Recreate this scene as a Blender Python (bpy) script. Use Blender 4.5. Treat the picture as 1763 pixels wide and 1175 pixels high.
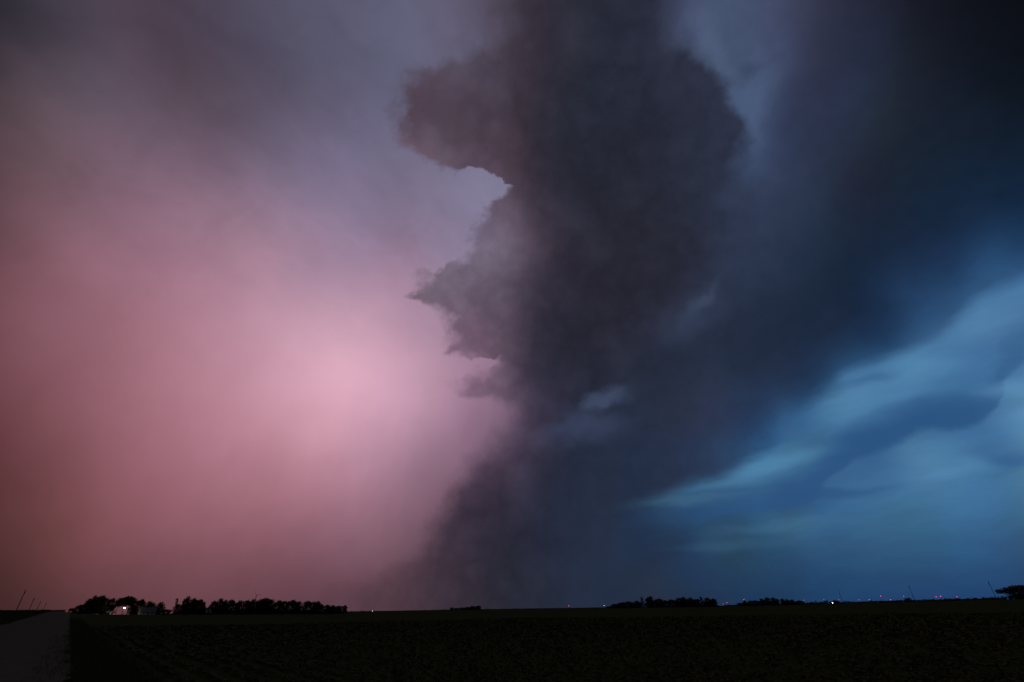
import bpy, bmesh, math, random
import numpy as np
from mathutils import Vector, Matrix

random.seed(7)
rng = np.random.default_rng(7)
scene = bpy.context.scene
for o in list(bpy.data.objects):
    bpy.data.objects.remove(o)

# ------------------------------------------------------------------ camera
W, H, FPX = 1763.0, 1175.0, 790.0
PITCH, ROLL = math.radians(30.2), math.radians(0.85)
EYE = 1.7
FWD = np.array([0, math.cos(PITCH), math.sin(PITCH)])
_U0 = np.array([0, -math.sin(PITCH), math.cos(PITCH)])
_R0 = np.array([1.0, 0, 0])
RGT = math.cos(ROLL) * _R0 - math.sin(ROLL) * _U0
UPV = math.sin(ROLL) * _R0 + math.cos(ROLL) * _U0
cam_data = bpy.data.cameras.new('camera')
cam = bpy.data.objects.new('camera', cam_data)
scene.collection.objects.link(cam)
cam_data.sensor_width = 36.0
cam_data.lens = 36.0 * FPX / W
cam_data.clip_start, cam_data.clip_end = 0.1, 90000
M = Matrix.Identity(4)
for i in range(3):
    M[i][0], M[i][1], M[i][2] = RGT[i], UPV[i], -FWD[i]
M[2][3] = EYE
cam.matrix_world = M
scene.camera = cam
scene.view_settings.view_transform = 'Standard'
scene.view_settings.look = 'None'
scene.view_settings.exposure = 0.0
scene.view_settings.gamma = 1.0
scene.view_settings.use_curve_mapping = False
scene.cycles.use_adaptive_sampling = True
scene.cycles.adaptive_min_samples = 12
scene.cycles.adaptive_threshold = 0.02
scene.cycles.max_bounces = 4
scene.cycles.diffuse_bounces = 2
scene.cycles.sample_clamp_indirect = 2.0


def ray(px, py):
    d = FWD + (px - W / 2) / FPX * RGT - (py - H / 2) / FPX * UPV
    return d / np.linalg.norm(d)


def azimuth(px, py=1045):
    d = ray(px, py)
    return math.atan2(d[0], d[1])


def elev_tan(px, py):
    d = ray(px, py)
    return d[2] / math.hypot(d[0], d[1])


# ------------------------------------------------------------------ world: dusk sky with a storm, a function of direction only
# Sky chart: stereographic chart of the sky about one fixed compass direction (due +Y, 30 degrees up); u to the right, v up.
def chart(px, py):
    p, q = (px - W / 2) / FPX, -(py - H / 2) / FPX
    k = 2 / (1 + math.sqrt(1 + p * p + q * q))
    return p * k, q * k


UMAX, VMAX = 1.0, 0.72
NU = 32


def lin(c):
    c = np.asarray(c, float) / 255.0
    return np.where(c <= 0.04045, c / 12.92, ((c + 0.055) / 1.055) ** 2.4)


def fit_grid(samples, u0, u1, v0, v1, nv):
    P = np.array([chart(s[0], s[1]) for s in samples])
    C = np.array([s[2:5] for s in samples], float)

    def phi(r2):
        return np.where(r2 > 1e-12, 0.5 * r2 * np.log(np.maximum(r2, 1e-12)), 0)
    n = len(P)
    K = phi(((P[:, None] - P[None]) ** 2).sum(-1)) + 2e-5 * np.eye(n)
    A = np.zeros((n + 1, n + 1))
    A[:n, :n] = K
    A[:n, n] = A[n, :n] = 1
    w = np.linalg.solve(A, np.vstack([C, np.zeros((1, 3))]))
    lo, hi = P.min(0), P.max(0)
    g = np.zeros((nv, NU, 3))
    for j in range(nv):
        for i in range(NU):
            u = u0 + (u1 - u0) * i / (NU - 1)
            v = v0 + (v1 - v0) * j / (nv - 1)
            q = np.clip([u, v], lo - 0.03, hi + 0.03)
            k = phi(((P - q) ** 2).sum(-1))
            g[j, i] = k @ w[:n] + w[n]
    g = np.clip(g, C.min(0) * 0.95, C.max(0) * 1.03)
    return lin(g)


# colour of the lightning-lit rain curtain and anvil (left), the dark updraught tower, the cloud right of it, the blue gap under it
SKY_RAIN = [(0,0,38,38,48),(180,20,72,60,74),(358,40,72,66,82),(497,40,80,80,102),(656,40,88,92,115),(760,50,92,88,110),(159,219,100,84,98),(358,219,94,80,94),
 (517,219,98,90,112),(656,219,108,104,130),(0,338,98,72,82),(238,318,124,98,114),(358,338,134,108,128),(457,338,132,112,134),(636,338,128,118,146),(0,437,122,82,92),
 (119,437,138,96,110),(278,437,152,112,130),(457,397,160,128,148),(636,437,150,126,152),(83,621,135,90,102),(0,677,112,66,72),(387,566,178,132,150),
 (553,538,180,142,162),(664,649,214,166,188),(498,649,210,160,178),(387,704,184,132,148),(553,760,194,144,162),(664,760,180,138,160),(719,732,174,136,158),
 (747,621,172,138,160),(221,787,150,98,110),(387,843,160,108,122),(553,843,166,116,132),(664,870,148,108,124),(0,843,90,53,56),(0,953,77,45,46),(111,953,106,62,66),
 (277,953,122,76,84),(443,953,124,80,90),(553,953,116,78,92),(664,953,108,78,92),(700,985,88,66,78),(0,1040,66,40,40),(200,1030,98,62,68),(450,1040,100,66,76),
 (650,1040,86,58,66),(750,1040,66,50,60),(792,422,136,124,152),(667,427,144,120,144),(722,563,176,140,162),(762,569,170,138,160),(654,618,212,166,186),
 (790,631,164,128,150),(803,700,154,120,146),(735,672,188,148,168),(871,694,136,108,132),(840,320,128,124,150),(827,740,138,108,130),(872,718,128,102,124),
 (918,672,120,98,122),(781,808,132,100,122),(759,854,126,95,113),(750,899,112,82,98),(720,945,102,75,90),(800,770,144,110,132),(-120,-60,28,28,36),(-120,500,92,58,64),(-120,1000,54,33,33),(820,200,110,106,132),
 (900,450,130,116,142),(880,60,92,88,110),(0,100,58,50,60),(60,100,70,62,74),(110,100,78,72,84),(200,100,88,76,92),(280,100,80,66,80),(330,100,80,66,80),
 (400,100,82,74,92),(480,100,82,76,94),(540,100,86,84,104),(620,100,86,84,106),(680,100,92,94,118),(0,260,92,72,80),(100,260,108,88,96),(160,260,112,90,106),
 (230,260,116,94,112),(320,260,116,96,114),(400,260,110,92,112),(500,260,110,102,126),(600,260,116,106,134),(680,260,112,104,128),(210,597,156,107,120),
 (110,907,112,68,70),(600,637,224,174,191)]
SKY_TOWER = [(699,149,86,72,86),(726,167,80,66,80),(784,137,78,72,86),(703,206,84,70,84),(733,222,98,86,103),(761,268,96,84,98),(729,257,100,82,96),(784,298,98,82,98),(761,218,84,70,84),
 (830,218,74,62,76),(876,229,66,54,66),(945,229,48,46,58),(830,172,74,66,80),(830,121,78,70,86),(864,103,68,60,72),(922,103,54,50,64),(979,126,44,46,60),(887,298,78,64,78),
 (922,321,62,54,68),(899,344,84,70,84),(945,333,50,46,60),(820,10,80,72,88),(870,10,66,56,70),(930,10,54,46,58),(1000,20,44,44,56),(1100,20,42,44,60),(1150,60,46,50,68),
 (1000,250,42,44,58),(1100,250,38,40,54),(1200,200,44,48,66),(1240,180,46,50,70),(1050,350,42,43,56),(1200,320,44,50,68),(960,380,52,48,62),(1000,450,44,42,54),(1100,480,42,42,56),
 (1200,430,42,46,62),(850,380,112,100,120),(870,430,106,94,112),(900,430,92,80,96),(920,430,76,64,78),(940,430,58,52,66),(830,470,108,96,114),(741,490,116,102,118),(776,476,118,106,124),
 (803,509,108,90,108),(817,542,100,82,100),(871,536,92,80,96),(899,522,70,62,78),(803,569,116,94,114),(844,569,104,86,104),(885,569,86,72,88),(912,569,64,56,72),(803,604,118,92,112),
 (858,601,108,86,104),(858,645,106,86,104),(890,640,84,72,88),(817,672,132,104,128),(885,667,104,86,106),(912,661,78,68,88),(940,645,54,50,66),(980,645,46,46,62),(918,695,78,66,86),
 (872,763,88,72,92),(850,799,78,64,82),(827,831,66,54,72),(790,854,64,52,68),(781,890,58,48,62),(872,854,50,46,62),(940,808,48,48,66),(940,754,54,52,72),(963,854,40,44,62),
 (1054,876,34,46,66),(1008,922,34,42,60),(1054,786,36,44,64),(1099,763,36,46,68),(1167,672,36,42,60),(1054,581,42,42,56),(1167,604,38,42,58),(1235,672,34,46,70),(1280,627,34,42,60),
 (1326,672,32,50,78),(1235,763,36,58,88),(1190,718,34,50,76),(1280,559,34,42,60),(1258,468,44,54,76),(1326,445,40,50,72),(1371,536,28,40,60),(750,960,66,54,68),(800,960,60,50,64),
 (720,1000,76,58,70),(800,1000,60,50,62),(900,980,44,44,58),(1000,1000,38,44,60),(820,1040,50,46,58),(950,1040,40,44,58),(1080,1000,34,50,72),(1500,455,24,38,58),(1500,520,28,50,82),
 (1387,621,28,44,70),(1609,483,32,66,104),(1700,420,30,58,94),(1450,560,28,44,70),(1600,350,24,38,56),(1750,300,20,36,56),(1300,720,36,62,96)]
SKY_RIGHT = [(1750,408,27,50,80),(1690,408,25,44,70),(1177,19,66,74,102),(1207,38,72,84,114),(1272,19,68,80,106),(1330,38,66,74,102),(1368,57,58,62,86),(1406,57,46,50,70),(1483,38,36,40,58),(1560,38,26,30,42),
 (1636,38,20,24,34),(1751,19,14,18,26),(1272,96,66,80,108),(1234,88,72,86,112),(1330,96,64,74,104),(1303,211,66,82,112),(1299,268,62,78,108),(1349,230,52,62,90),
 (1445,230,38,46,66),(1598,249,24,34,48),(1751,249,20,32,50),(1349,326,48,58,82),(1272,364,50,60,86),(1406,345,40,52,72),(1483,326,32,36,52),(1598,326,24,38,56),
 (1751,345,19,36,58),(1483,421,26,38,58),(1636,402,22,38,62),(1498,455,24,38,58),(1498,510,25,42,66),(1387,538,28,40,60),(1280,470,42,52,74),(1200,560,40,48,68),
 (1280,627,34,44,64),(1850,0,10,13,20),(1150,-40,60,68,94),(1150,640,36,44,62),(1650,500,30,56,90),(1550,575,28,50,82),(1400,665,28,47,75),(1763,440,30,60,96),
 (1763,360,20,38,62),(1300,740,34,58,92),(1000,800,42,46,64),(1000,1000,38,44,60),(1100,763,36,46,68),(1054,876,34,46,66),(1100,950,32,46,68),(1190,810,34,52,80),
 (950,700,46,48,66),(900,900,44,46,62),(1705,381,24,42,66),(1705,432,28,54,86),(1705,457,38,72,112),(1705,483,50,90,132),(1605,450,28,44,70),(1605,480,30,54,88),
 (1605,510,38,70,108),(1605,540,48,86,126),(1605,562,54,94,134),(1455,560,28,40,62),(1455,590,32,52,80),(1455,620,36,66,102),(1455,640,46,84,122),(1360,640,34,46,70),
 (1360,690,38,62,94),(1360,720,50,86,126),(1250,700,44,56,82),(1250,760,42,56,86),(1250,790,44,72,104),(1140,740,42,50,70),(1140,800,36,48,74),(1240,160,64,78,102),
 (1280,160,72,88,118),(1330,160,69,85,113),(1350,160,60,72,100),(1370,160,48,54,76),(1420,160,44,50,74),(1500,160,40,50,70),(1540,160,34,42,54),(1600,160,28,34,48),
 (1700,160,20,28,42),(1750,160,16,24,34)]
SKY_BLUE = [(1736,500,74,120,164),(1636,566,72,118,160),(1692,649,60,104,150),(1664,704,50,92,138),(1498,754,44,86,132),(1387,710,52,96,138),(1332,760,56,102,144),
 (1304,798,76,126,164),(1387,843,40,78,122),(1277,843,50,92,130),(1166,832,50,90,120),(1194,876,34,66,100),(1111,881,32,56,84),(1332,898,54,96,128),
 (1387,898,58,102,138),(1166,915,32,52,78),(1221,937,42,74,104),(1498,859,62,108,150),(1664,815,72,122,164),(1664,793,76,126,164),(1719,798,54,98,142),
 (1719,859,62,110,154),(1442,942,46,86,122),(1332,953,36,72,106),(1221,964,32,60,92),(1719,981,36,76,120),(1387,998,32,68,106),(1166,998,30,52,78),
 (1111,953,30,48,72),(1277,1014,30,58,90),(1050,980,32,46,68),(1050,900,34,48,70),(1850,500,70,116,160),(1850,1010,28,62,100),(1745,600,60,100,144),
 (1745,640,62,106,150),(1745,655,84,130,166),(1745,680,84,132,172),(1745,740,78,124,164),(1745,770,64,108,150),(1745,788,57,97,137),(1745,803,72,118,154),
 (1745,850,64,110,148),(1745,900,52,92,128),(1745,950,42,78,116),(1745,1000,34,68,108),(1560,628,84,136,176),(1560,660,76,126,166),(1560,700,62,106,148),
 (1560,738,43,83,127),(1560,762,78,122,160),(1560,800,74,120,160),(1560,850,66,112,150),(1560,900,52,96,128),(1560,950,46,86,122),(1560,1000,36,72,112),
 (1360,750,58,98,138),(1360,775,70,116,150),(1360,800,66,112,148),(1360,815,52,92,130),(1360,840,44,80,124),(1360,855,36,68,108),(1360,880,46,84,114),
 (1360,910,56,94,120),(1360,930,46,82,112),(1360,960,36,68,104),(1360,1000,32,62,94),(1250,815,60,99,135),(1250,832,62,104,142),(1250,850,54,92,128),
 (1250,870,34,64,98),(1250,890,32,60,92),(1250,905,50,78,104),(1250,925,44,74,98),(1250,960,34,62,86),(1250,1000,34,58,86),(1140,830,44,72,98),(1140,855,52,80,104),
 (1140,870,48,76,104),(1140,885,36,64,92),(1140,910,34,56,84),(1140,960,32,50,76),(1140,1010,36,50,68),(1705,515,78,124,164),(1705,560,76,122,162),
 (1605,590,66,112,152),(1605,620,86,136,178),(1605,650,74,122,162),(1455,660,72,116,156),(1455,690,92,142,180),(1455,720,70,116,152),(1455,750,56,98,140),
 (1455,780,44,82,126),(1455,812,60,100,140)]

world = bpy.data.worlds.new('World')
scene.world = world
world.use_nodes = True
NT = world.node_tree
NT.nodes.clear()


def _in(sock, v):
    if v is None:
        return
    if isinstance(v, bpy.types.NodeSocket):
        NT.links.new(v, sock)
    elif isinstance(v, (tuple, list, np.ndarray)):
        v = [float(x) for x in v]
        sock.default_value = v if len(v) == len(sock.default_value) else v + [1.0]
    else:
        sock.default_value = v


def m(op, a, b=None, c=None, clamp=False):
    n = NT.nodes.new('ShaderNodeMath')
    n.operation, n.use_clamp = op, clamp
    for s, v in zip(n.inputs, (a, b, c)):
        _in(s, v)
    return n.outputs[0]


def vm(op, a, b=None, scale=None):
    n = NT.nodes.new('ShaderNodeVectorMath')
    n.operation = op
    _in(n.inputs[0], a)
    _in(n.inputs[1], b)
    if scale is not None:
        _in(n.inputs['Scale'], scale)
    return n.outputs['Value'] if op in ('DOT_PRODUCT', 'LENGTH') else n.outputs[0]


def sstep(x, a, b):
    n = NT.nodes.new('ShaderNodeMapRange')
    n.interpolation_type = 'SMOOTHSTEP'
    _in(n.inputs[0], x); _in(n.inputs[1], a); _in(n.inputs[2], b)
    n.inputs[3].default_value, n.inputs[4].default_value = 0, 1
    return n.outputs[0]


def noise(vec, scale, detail=5, rough=0.55, dist=0.0, color=False, lac=2.0):
    n = NT.nodes.new('ShaderNodeTexNoise')
    _in(n.inputs['Vector'], vec)
    n.inputs['Scale'].default_value = scale
    n.inputs['Detail'].default_value = detail
    n.inputs['Roughness'].default_value = rough
    n.inputs['Lacunarity'].default_value = lac
    n.inputs['Distortion'].default_value = dist
    return n.outputs['Color'] if color else n.outputs['Fac']


def mixc(f, a, b):
    n = NT.nodes.new('ShaderNodeMix')
    n.data_type = 'RGBA'
    _in(n.inputs[0], f); _in(n.inputs[6], a); _in(n.inputs[7], b)
    return n.outputs[2]


def fcurve(x, pts, x0, x1, y0, y1, handle='AUTO'):
    """smooth curve through pts (x, y); x in x0..x1, y in y0..y1"""
    t = m('DIVIDE', m('SUBTRACT', x, x0), x1 - x0, clamp=True)
    n = NT.nodes.new('ShaderNodeFloatCurve')
    _in(n.inputs['Value'], t)
    cm = n.mapping
    cv = cm.curves[0]
    q = sorted([((p[0] - x0) / (x1 - x0), (p[1] - y0) / (y1 - y0)) for p in pts])
    q = [(min(max(a, 0), 1), min(max(b, 0), 1)) for a, b in q]
    q = ([(0.0, q[0][1])] if q[0][0] > 0.01 else []) + q + ([(1.0, q[-1][1])] if q[-1][0] < 0.99 else [])
    cm.extend = 'HORIZONTAL'
    while len(cv.points) < len(q):
        cv.points.new(0.5, 0.5)
    for p, (a, b) in zip(cv.points, q):
        p.location = (a, b)
        p.handle_type = handle
    cm.update()
    return m('MULTIPLY_ADD', n.outputs[0], y1 - y0, y0)



class group:
    """build a node group: with group('name', inputs, outputs) as (inp, out): ..."""
    def __init__(self, name, ins, outs):
        self.t = bpy.data.node_groups.new(name, 'ShaderNodeTree')
        for n, k in ins:
            self.t.interface.new_socket(n, in_out='INPUT', socket_type=k)
        for n, k in outs:
            self.t.interface.new_socket(n, in_out='OUTPUT', socket_type=k)

    def __enter__(self):
        global NT
        self.old, NT = NT, self.t
        gi, self.go = NT.nodes.new('NodeGroupInput'), NT.nodes.new('NodeGroupOutput')
        return self.t, gi.outputs, self.go.inputs

    def __exit__(self, *a):
        global NT
        NT = self.old


def use(tree, *args):
    n = NT.nodes.new('ShaderNodeGroup')
    n.node_tree = tree
    for s_, v in zip(n.inputs, args):
        _in(s_, v)
    return n.outputs


FL, VE, CO = 'NodeSocketFloat', 'NodeSocketVector', 'NodeSocketColor'
PXU = 1 / FPX                                     # one photo pixel at the chart's centre, in chart units


def colour_field(name, samples, u0, u1, v0, v1, nv):
    """smooth colour over part of the chart: cubic B-spline rows of colour ramps"""
    g = fit_grid(samples, u0, u1, v0, v1, nv)
    h = (v1 - v0) / (nv - 1)
    with group(name, [('u', FL), ('v', FL)], [('colour', CO)]) as (t, gi, go):
        uf = m('DIVIDE', m('SUBTRACT', gi[0], u0), u1 - u0, clamp=True)
        vf = m('DIVIDE', m('SUBTRACT', m('MINIMUM', m('MAXIMUM', gi[1], v0 + h), v1 - h), v0), h)
        acc = None
        for j in range(nv):
            r = NT.nodes.new('ShaderNodeValToRGB')
            r.color_ramp.interpolation = 'B_SPLINE'
            el = r.color_ramp.elements
            while len(el) < NU:
                el.new(0.5)
            for i in range(NU):
                el[i].position = i / (NU - 1)
            for i in range(NU):
                el[i].color = (*[float(x) for x in g[j, i]], 1)
            NT.links.new(uf, r.inputs[0])
            d = m('ABSOLUTE', m('SUBTRACT', vf, float(j)))
            a = m('MAXIMUM', m('SUBTRACT', 2.0, d), 0.0)
            b = m('MAXIMUM', m('SUBTRACT', 1.0, d), 0.0)
            a3 = m('MULTIPLY', m('MULTIPLY', a, a), m('MULTIPLY', a, 1 / 6))
            b3 = m('MULTIPLY', m('MULTIPLY', b, b), m('MULTIPLY', b, -4 / 6))
            s_ = vm('SCALE', r.outputs[0], scale=m('ADD', a3, b3))
            acc = s_ if acc is None else vm('ADD', acc, s_)
        NT.links.new(acc, go[0])
    return t


g_rain = colour_field('rain_curtain_colour', SKY_RAIN, -1.0, 0.12, -0.66, 0.66, 13)
g_tower = colour_field('storm_tower_colour', SKY_TOWER, -0.32, 0.75, -0.62, 0.66, 17)
g_right = colour_field('cloud_deck_colour', SKY_RIGHT, 0.2, 0.95, -0.28, 0.66, 17)
g_blue = colour_field('blue_gap_colour', SKY_BLUE, 0.1, 0.95, -0.62, 0.2, 20)

with group('wisp_weight', [(n, FL) for n in ('u', 'v', 'cu', 'cv', 'ax', 'ay', 'bx', 'by')], [('weight', FL)]) as (g_wisp, gi, go):
    du, dv = m('SUBTRACT', gi[0], gi[2]), m('SUBTRACT', gi[1], gi[3])
    p = m('MULTIPLY_ADD', du, gi[4], m('MULTIPLY', dv, gi[5]))
    q = m('MULTIPLY_ADD', du, gi[6], m('MULTIPLY', dv, gi[7]))
    r2 = m('MULTIPLY_ADD', p, p, m('MULTIPLY', q, q))
    e = m('MAXIMUM', m('MULTIPLY_ADD', r2, -0.25, 1.0), 0.0)          # (1 - r^2/4)^4: a bell that ends at 2 radii
    e = m('MULTIPLY', e, e)
    NT.links.new(m('MULTIPLY', e, e), go[0])


def wisp(uv, x, y, lx, ly, ang):
    """bell-shaped wisp centred on the direction of photo point (x, y); half-sizes in photo pixels, angle anticlockwise in degrees"""
    cu, cv = chart(x, y)
    k = 2 / (1 + math.sqrt(1 + ((x - W / 2) / FPX) ** 2 + ((y - H / 2) / FPX) ** 2)) * PXU
    a = math.radians(ang)
    return use(g_wisp, uv[0], uv[1], cu, cv, math.cos(a) / (lx * k), math.sin(a) / (lx * k), -math.sin(a) / (ly * k), math.cos(a) / (ly * k))[0]


tc = NT.nodes.new('ShaderNodeTexCoord')
D = tc.outputs['Generated']
zz = m('MAXIMUM', m('ADD', vm('DOT_PRODUCT', D, FWD), 1.0), 0.05)
U = m('MULTIPLY', m('DIVIDE', vm('DOT_PRODUCT', D, RGT), zz), 2.0)
V = m('MULTIPLY', m('DIVIDE', vm('DOT_PRODUCT', D, UPV), zz), 2.0)


# turbulence: slow and fine displacement of the chart
def warp(scale, amp_px, detail=4, rough=0.5, stretch=None, off=(0, 0, 0)):
    vec = vm('ADD', D, off)
    if stretch is not None:
        vec = vm('MULTIPLY', vec, stretch)
    c = noise(vec, scale, detail, rough, color=True)
    c = vm('SCALE', vm('SUBTRACT', c, (0.5, 0.5, 0.5)), scale=2 * amp_px * PXU)
    s_ = NT.nodes.new('ShaderNodeSeparateXYZ')
    NT.links.new(c, s_.inputs[0])
    return m('ADD', U, s_.outputs[0]), m('ADD', V, s_.outputs[1])


SOFT = warp(5.0, 34, 3, 0.5)                                             # soft colour fields
EDGE = warp(20.0, 24, 5, 0.56, off=(3.1, 1.7, 0.4))                      # cauliflower cloud edges
FIB = warp(8.0, 30, 4, 0.55, stretch=(0.55, 0.55, 1.6), off=(5.2, 0.3, 2.2))   # fibrous edges


def edge_x(pts):        # boundary u(v) from photo points (x, y)
    q = [chart(x, y) for x, y in pts]
    return fcurve(EDGE[1], [(b, a) for a, b in q], -VMAX, VMAX, -UMAX, UMAX, 'AUTO')


def along_v(pts, y1):
    return fcurve(V, [(chart(x, y)[1], val) for x, y, val in pts], -VMAX, VMAX, 0, y1)


# left edge of the tower
left_edge = edge_x([(800,-100),(812,0),(826,60),(808,92),(768,106),(722,124),(700,145),(691,165),(687,200),(691,240),(708,262),(740,278),(765,295),(785,307),(812,313),(860,319),(870,335),
                    (848,350),(830,368),(817,400),(808,438),(780,456),(738,470),(722,490),(722,506),(745,522),(768,540),(776,565),(786,600),(806,616),(850,623),(842,634),(828,646),
                    (806,657),(806,672),(842,686),(878,702),(870,740),(832,780),(802,820),(776,860),(752,900),(738,940),(692,980),(640,1010),(590,1045)])
left_soft = along_v([(812,-80,.09),(812,40,.07),(800,95,.045),(720,125,.03),(690,165,.022),(690,240,.018),(760,295,.016),(870,335,.016),(815,420,.018),(730,485,.022),(770,545,.022),(786,600,.024),
                     (830,640,.03),(842,686,.036),(870,740,.036),(810,810,.032),(760,880,.026),(738,940,.03),(690,980,.055),(600,1045,.09)], 0.12)
n_fine = noise(vm('ADD', D, (8.3, 0.1, 5.2)), 34.0, 5, 0.6)
e_left = m('DIVIDE', m('MULTIPLY_ADD', m('SUBTRACT', n_fine, 0.5), m('MULTIPLY_ADD', sstep(V, -0.20, -0.08), 0.06, 0.025), m('SUBTRACT', EDGE[0], left_edge)), m('MULTIPLY', left_soft, 1.5))
for x, y, lx, ly, ang, k in [(712,512,24,9,10,1.3),(775,606,22,6,20,.9),(815,674,34,8,8,.8),(866,612,26,7,24,-1.6),(842,624,18,7,5,-1.2),(832,312,44,22,-6,-6.0),(772,462,20,9,30,.8)]:
    e_left = m('MULTIPLY_ADD', wisp(EDGE, x, y, lx, ly, ang), k, e_left)
m_left = sstep(e_left, -1.0, 1.0)
# right edge of the tower
right_edge = edge_x([(1145,-80),(1150,0),(1158,50),(1180,85),(1215,112),(1240,130),(1246,160),(1262,190),(1280,215),(1282,260),(1276,300),(1285,340),(1280,400),(1262,450),(1215,520),(1140,600),
                     (1060,700),(1000,800),(960,1000)])
right_soft = along_v([(1150,0,.05),(1180,85,.04),(1240,130,.022),(1262,190,.018),(1280,250,.025),(1280,300,.045),(1285,350,.09),(1260,450,.10),(1140,600,.12),(1000,800,.12)], 0.14)
m_right = sstep(m('DIVIDE', m('SUBTRACT', EDGE[0], right_edge), right_soft), -1.0, 1.0)
# lower right edge, where the cloud base gives way to the blue gap
low_pts = [(900,960),(1000,915),(1050,890),(1100,866),(1155,838),(1238,816),(1277,798),(1315,782),(1343,756),(1376,718),(1409,690),(1443,666),(1487,636),(1531,622),(1564,605),(1600,584),
           (1620,568),(1647,540),(1681,516),(1720,497),(1763,476),(1850,430)]
low_edge = fcurve(FIB[0], [chart(*p) for p in low_pts], -UMAX, UMAX, -VMAX, VMAX)
low_soft = fcurve(U, [(chart(x, y)[0], s_) for x, y, s_ in [(900,960,.10),(1050,880,.05),(1150,838,.026),(1280,790,.018),(1380,712,.024),(1500,612,.024),(1640,514,.024),(1763,443,.04)]],
                  -UMAX, UMAX, 0, 0.12)
m_blue = m('MULTIPLY', sstep(m('DIVIDE', m('SUBTRACT', low_edge, FIB[1]), low_soft), -1.0, 1.0), sstep(U, chart(920, 900)[0], chart(1230, 900)[0]))


def gain(c, n, amp):      # n around 0.5
    return vm('SCALE', c, scale=m('MULTIPLY_ADD', m('SUBTRACT', n, 0.5), amp, 1.0))


def wisps(c, uv, rows):
    for x, y, lx, ly, ang, rgb, k in rows:
        c = mixc(m('MULTIPLY', wisp(uv, x, y, lx, ly, ang), k), c, (*lin(rgb), 1))
    return c


n_big = noise(vm('ADD', D, (1.3, 4.1, 0.2)), 6.0, 5, 0.58)
# lightning-lit rain curtain
cx = NT.nodes.new('ShaderNodeCombineXYZ')                                # coordinates along and across the drifting anvil streaks
NT.links.new(m('MULTIPLY', m('ADD', SOFT[0], SOFT[1]), 2.6), cx.inputs[0])
NT.links.new(m('SUBTRACT', SOFT[0], SOFT[1]), cx.inputs[1])
n_diag = noise(cx.outputs[0], 2.6, 6, 0.55)
c_rain = gain(gain(use(g_rain, *SOFT)[0], n_big, 0.18), n_diag, m('MULTIPLY', sstep(V, -0.1, 0.25), 0.30))
n_mott = noise(vm('ADD', D, (9.1, 3.3, 1.7)), 11.0, 6, 0.6, 0.6)
c_rain = gain(c_rain, n_mott, m('MULTIPLY', sstep(V, -0.15, 0.3), 0.30))
flash = wisp(SOFT, 600, 640, 230, 200, 0)                                 # the lightning flash inside the rain
c_rain = vm('SCALE', c_rain, scale=m('MULTIPLY_ADD', flash, 0.09, 0.98))
n_rain = noise(vm('MULTIPLY', vm('ADD', D, (6.1, 2.2, 0.9)), (1.0, 1.0, 0.35)), 16.0, 5, 0.55)    # hanging rain shafts
c_rain = gain(c_rain, n_rain, m('MULTIPLY', sstep(V, 0.1, -0.25), 0.14))
# tower
n_bil = m('ABSOLUTE', m('MULTIPLY_ADD', noise(vm('ADD', D, (4.4, 7.1, 2.6)), 8.5, 5, 0.5), 4.0, -2.0))      # billows
c_tower = gain(gain(gain(use(g_tower, *SOFT)[0], n_big, 0.34), n_fine, 0.40), n_bil, 0.34)
c_tower = wisps(c_tower, EDGE, [(1046, 689, 52, 15, 20, (80, 94, 124), .65), (1030, 735, 70, 22, 6, (68, 82, 112), .75), (1000, 745, 60, 24, 8, (56, 62, 88), .5),
                                (738, 228, 14, 26, 35, (108, 96, 114), .45), (768, 270, 16, 22, 30, (104, 92, 108), .4), (755, 185, 85, 60, 0, (74, 60, 74), .55), (800, 300, 50, 30, 10, (78, 64, 78), .4)])
# cloud deck right of the tower
c_right = gain(gain(use(g_right, *SOFT)[0], n_big, 0.34), n_fine, 0.30)
c_right = wisps(c_right, EDGE, [(1283, 130, 22, 14, 20, (48, 56, 80), .45), (1202, 522, 40, 11, 52, (92, 108, 140), .7), (1178, 550, 62, 32, 35, (62, 76, 104), .7), (1225, 75, 70, 16, -58, (82, 96, 126), .5), (1300, 200, 55, 14, -84, (78, 94, 126), .5)])
# blue gap
cs = NT.nodes.new('ShaderNodeCombineXYZ')                                # coordinates along and across the inflow bands, which rise to the right
NT.links.new(m('MULTIPLY_ADD', FIB[0], 1.8, m('MULTIPLY', FIB[1], 0.8)), cs.inputs[0])
NT.links.new(m('MULTIPLY_ADD', FIB[1], 7.0, m('MULTIPLY', FIB[0], -2.6)), cs.inputs[1])
n_str = noise(cs.outputs[0], 3.2, 6, 0.58)
BSOFT = (m('MULTIPLY_ADD', m('SUBTRACT', FIB[0], U), 0.5, U), m('MULTIPLY_ADD', m('SUBTRACT', FIB[1], V), 0.5, V))
c_blue = vm('SCALE', gain(use(g_blue, *BSOFT)[0], n_str, 0.50), scale=1.0)
# dark shelf cloud lying across the gap: ragged underside, soft top
shelf_pts = [(1050,915),(1150,904),(1238,894),(1332,882),(1380,868),(1410,846),(1443,815),(1476,793),(1515,775),(1553,760),(1587,744),(1653,732),(1692,712),(1714,688),(1730,655),(1763,620),(1850,570)]
B2 = warp(11.0, 26, 5, 0.55, stretch=(0.7, 0.7, 1.2), off=(1.2, 6.3, 3.2))
shelf = m('SUBTRACT', B2[1], fcurve(B2[0], [chart(*p) for p in shelf_pts], -UMAX, UMAX, -VMAX, VMAX))
m_shelf = m('MULTIPLY', sstep(shelf, -0.007, 0.011), m('SUBTRACT', 1.0, sstep(shelf, 0.02, 0.085)))
m_shelf = m('MULTIPLY', m_shelf, fcurve(U, [(chart(x, 800)[0], k) for x, k in [(1000, 0), (1150, .3), (1280, .6), (1450, .85), (1600, .9), (1700, .75), (1763, .45), (1850, .3)]], -UMAX, UMAX, 0, 1))
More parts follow.
